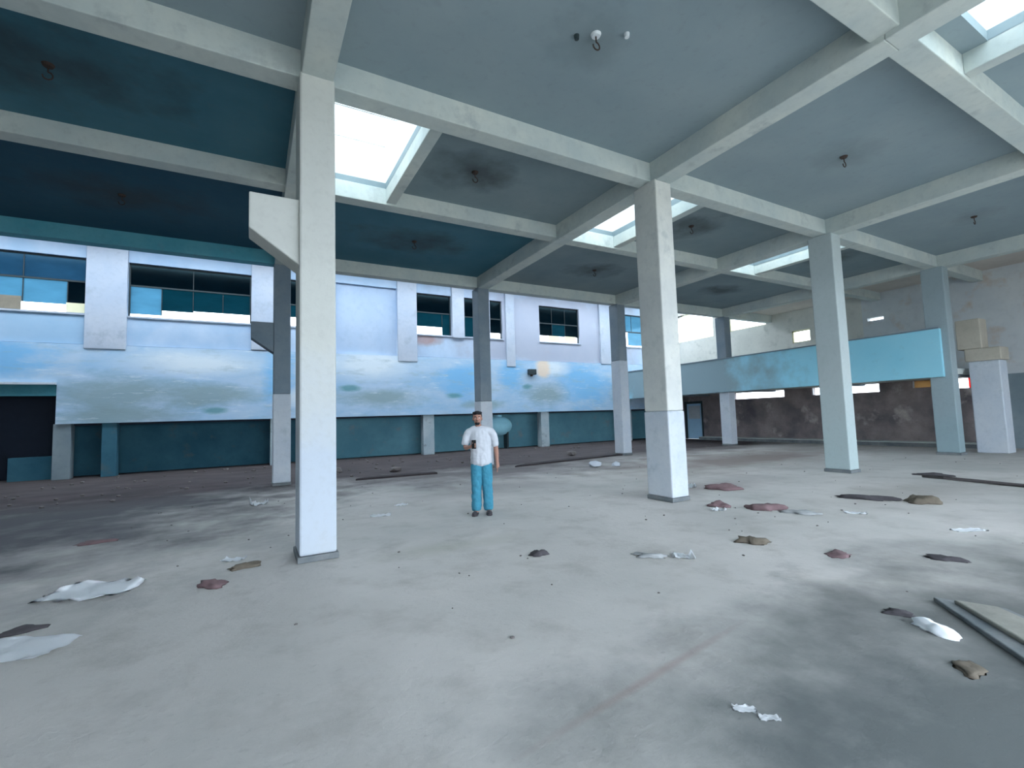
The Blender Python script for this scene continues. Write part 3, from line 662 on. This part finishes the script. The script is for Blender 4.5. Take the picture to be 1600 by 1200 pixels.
ell(bm, h0+Vector((0,.022,.045)), (.082,.098,.085), 22, 14); ell(bm, h0+Vector((0,-.03,.092)), (.066,.058,.038), 18, 10)
ell(bm, h0+Vector((0,.06,-.01)), (.066,.052,.07), 16, 10)
for k in range(16): a = k*.39; ell(bm, h0+Vector((.06*math.cos(a), .01+.075*math.sin(a), .095)), (.022,.022,.022), 8, 6)
hair = obj('hair', bm, M['hair'], pp, smooth=True)
bmf = bmesh.new(); bmf.from_mesh(hair.data)       # keep the face free: cut hair below the brow in front
bmesh.ops.delete(bmf, geom=[v for v in bmf.verts if v.co.y < h0.y-.028 and v.co.z < h0.z+.048], context='VERTS'); bmf.to_mesh(hair.data); bmf.free()
bm = bmesh.new(); ell(bm, h0+Vector((0,-.056,-.082)), (.042,.036,.030), 14, 10); ell(bm, h0+Vector((0,-.09,-.040)), (.026,.009,.006), 10, 6)
obj('beard', bm, M['hair'], pp, smooth=True)
for s in (-1, 1):
    bm = bmesh.new(); ell(bm, h0+Vector((s*.032,-.086,.030)), (.020,.007,.005), 10, 6); obj('eyebrow', bm, M['hair'], pp, smooth=True)
# clothes
b = skin([
    [((0,.0,.78),(.20,.15)), ((0,.0,.90),(.195,.155)), ((-.005,.005,1.10),(.185,.15)), ((-.015,.01,1.28),(.20,.15)), ((-.025,.01,1.38),(.165,.125)), ((-.03,.005,1.45),(.085,.085)), ((-.033,.0,1.475),(.07,.075))],
    [((-.21,.01,1.37),.085), ((-.02,.01,1.40),.105), ((.18,.01,1.37),.085)],
    [((.02,.01,1.37),.09), ((.16,.01,1.385),.085), ((.212,.012,1.32),.070), ((.24,.018,1.18),.064), ((.245,.018,1.11),.066)],
    [((-.04,.01,1.37),.09), ((-.19,.01,1.385),.085), ((-.237,.01,1.32),.070), ((-.27,.005,1.20),.064), ((-.275,.002,1.15),.066)],
])
def folds(o, strength, size):
    tx = bpy.data.textures.new('folds', 'CLOUDS'); tx.noise_scale = size; tx.noise_depth = 2
    d = o.modifiers.new('folds', 'DISPLACE'); d.texture = tx; d.strength = strength; d.mid_level = .3; d.texture_coords = 'LOCAL'
sh = obj('t_shirt', b, M['tshirt'], pp, smooth=True); remesh(sh, .01, 3); folds(sh, .024, .09)
b = skin([
    [((0,0,1.0),(.165,.13)), ((0,0,.93),(.18,.14)), ((0,0,.84),(.175,.14))],
    [((.05,0,.90),.12), ((.080,0,.80),.112), ((.088,-.01,.52),.09), ((.094,.01,.30),.084), ((.10,.02,.10),.084), ((.10,.015,.055),.085)],
    [((-.05,0,.90),.12), ((-.080,0,.80),.112), ((-.092,-.01,.52),.09), ((-.097,.0,.30),.084), ((-.103,.0,.10),.084), ((-.103,-.005,.055),.085)],
])
jn = obj('jeans', b, M['denim'], pp, smooth=True); remesh(jn, .01, 3); folds(jn, .028, .07)
for x, y, a in ((.11,-.05,.05), (-.12,-.07,-.12)):
    bm = bmesh.new(); o_ = [(-.045,.11), (-.05,.02), (-.052,-.08), (-.03,-.145), (.015,-.15), (.047,-.10), (.045,.0), (.042,.11)]
    prism(bm, o_, 2, 0, .022); ell(bm, (0,-.06,.03), (.05,.075,.04), 14, 8); ell(bm, (0,.06,.03), (.042,.05,.04), 12, 8)
    bmesh.ops.delete(bm, geom=[v for v in bm.verts if v.co.z < -.0001], context='VERTS')
    o = obj('shoe', bm, M['sandal'], pp, (x, y, 0), smooth=False); o.rotation_euler.z = a
ph = empty('mobile_phone', (0,0,0)); tag(ph, 'black phone held in the raised hand of the person', 'phone')
_m = Matrix.Translation(pp.location) @ Matrix.Rotation(pp.rotation_euler.z, 4, 'Z') @ Matrix.Scale(.97, 4)
ph.matrix_world = _m @ Matrix.Translation((-.112,-.288,1.175)) @ Matrix.Rotation(.25, 4, 'X')
bxo('phone_body', M['phone'], ph, -.036, .036, -.005, .005, -.07, .08, bevel=.004)
bxo('screen', M['pane_dark'], ph, -.032, .032, .005, .0058, -.062, .072)
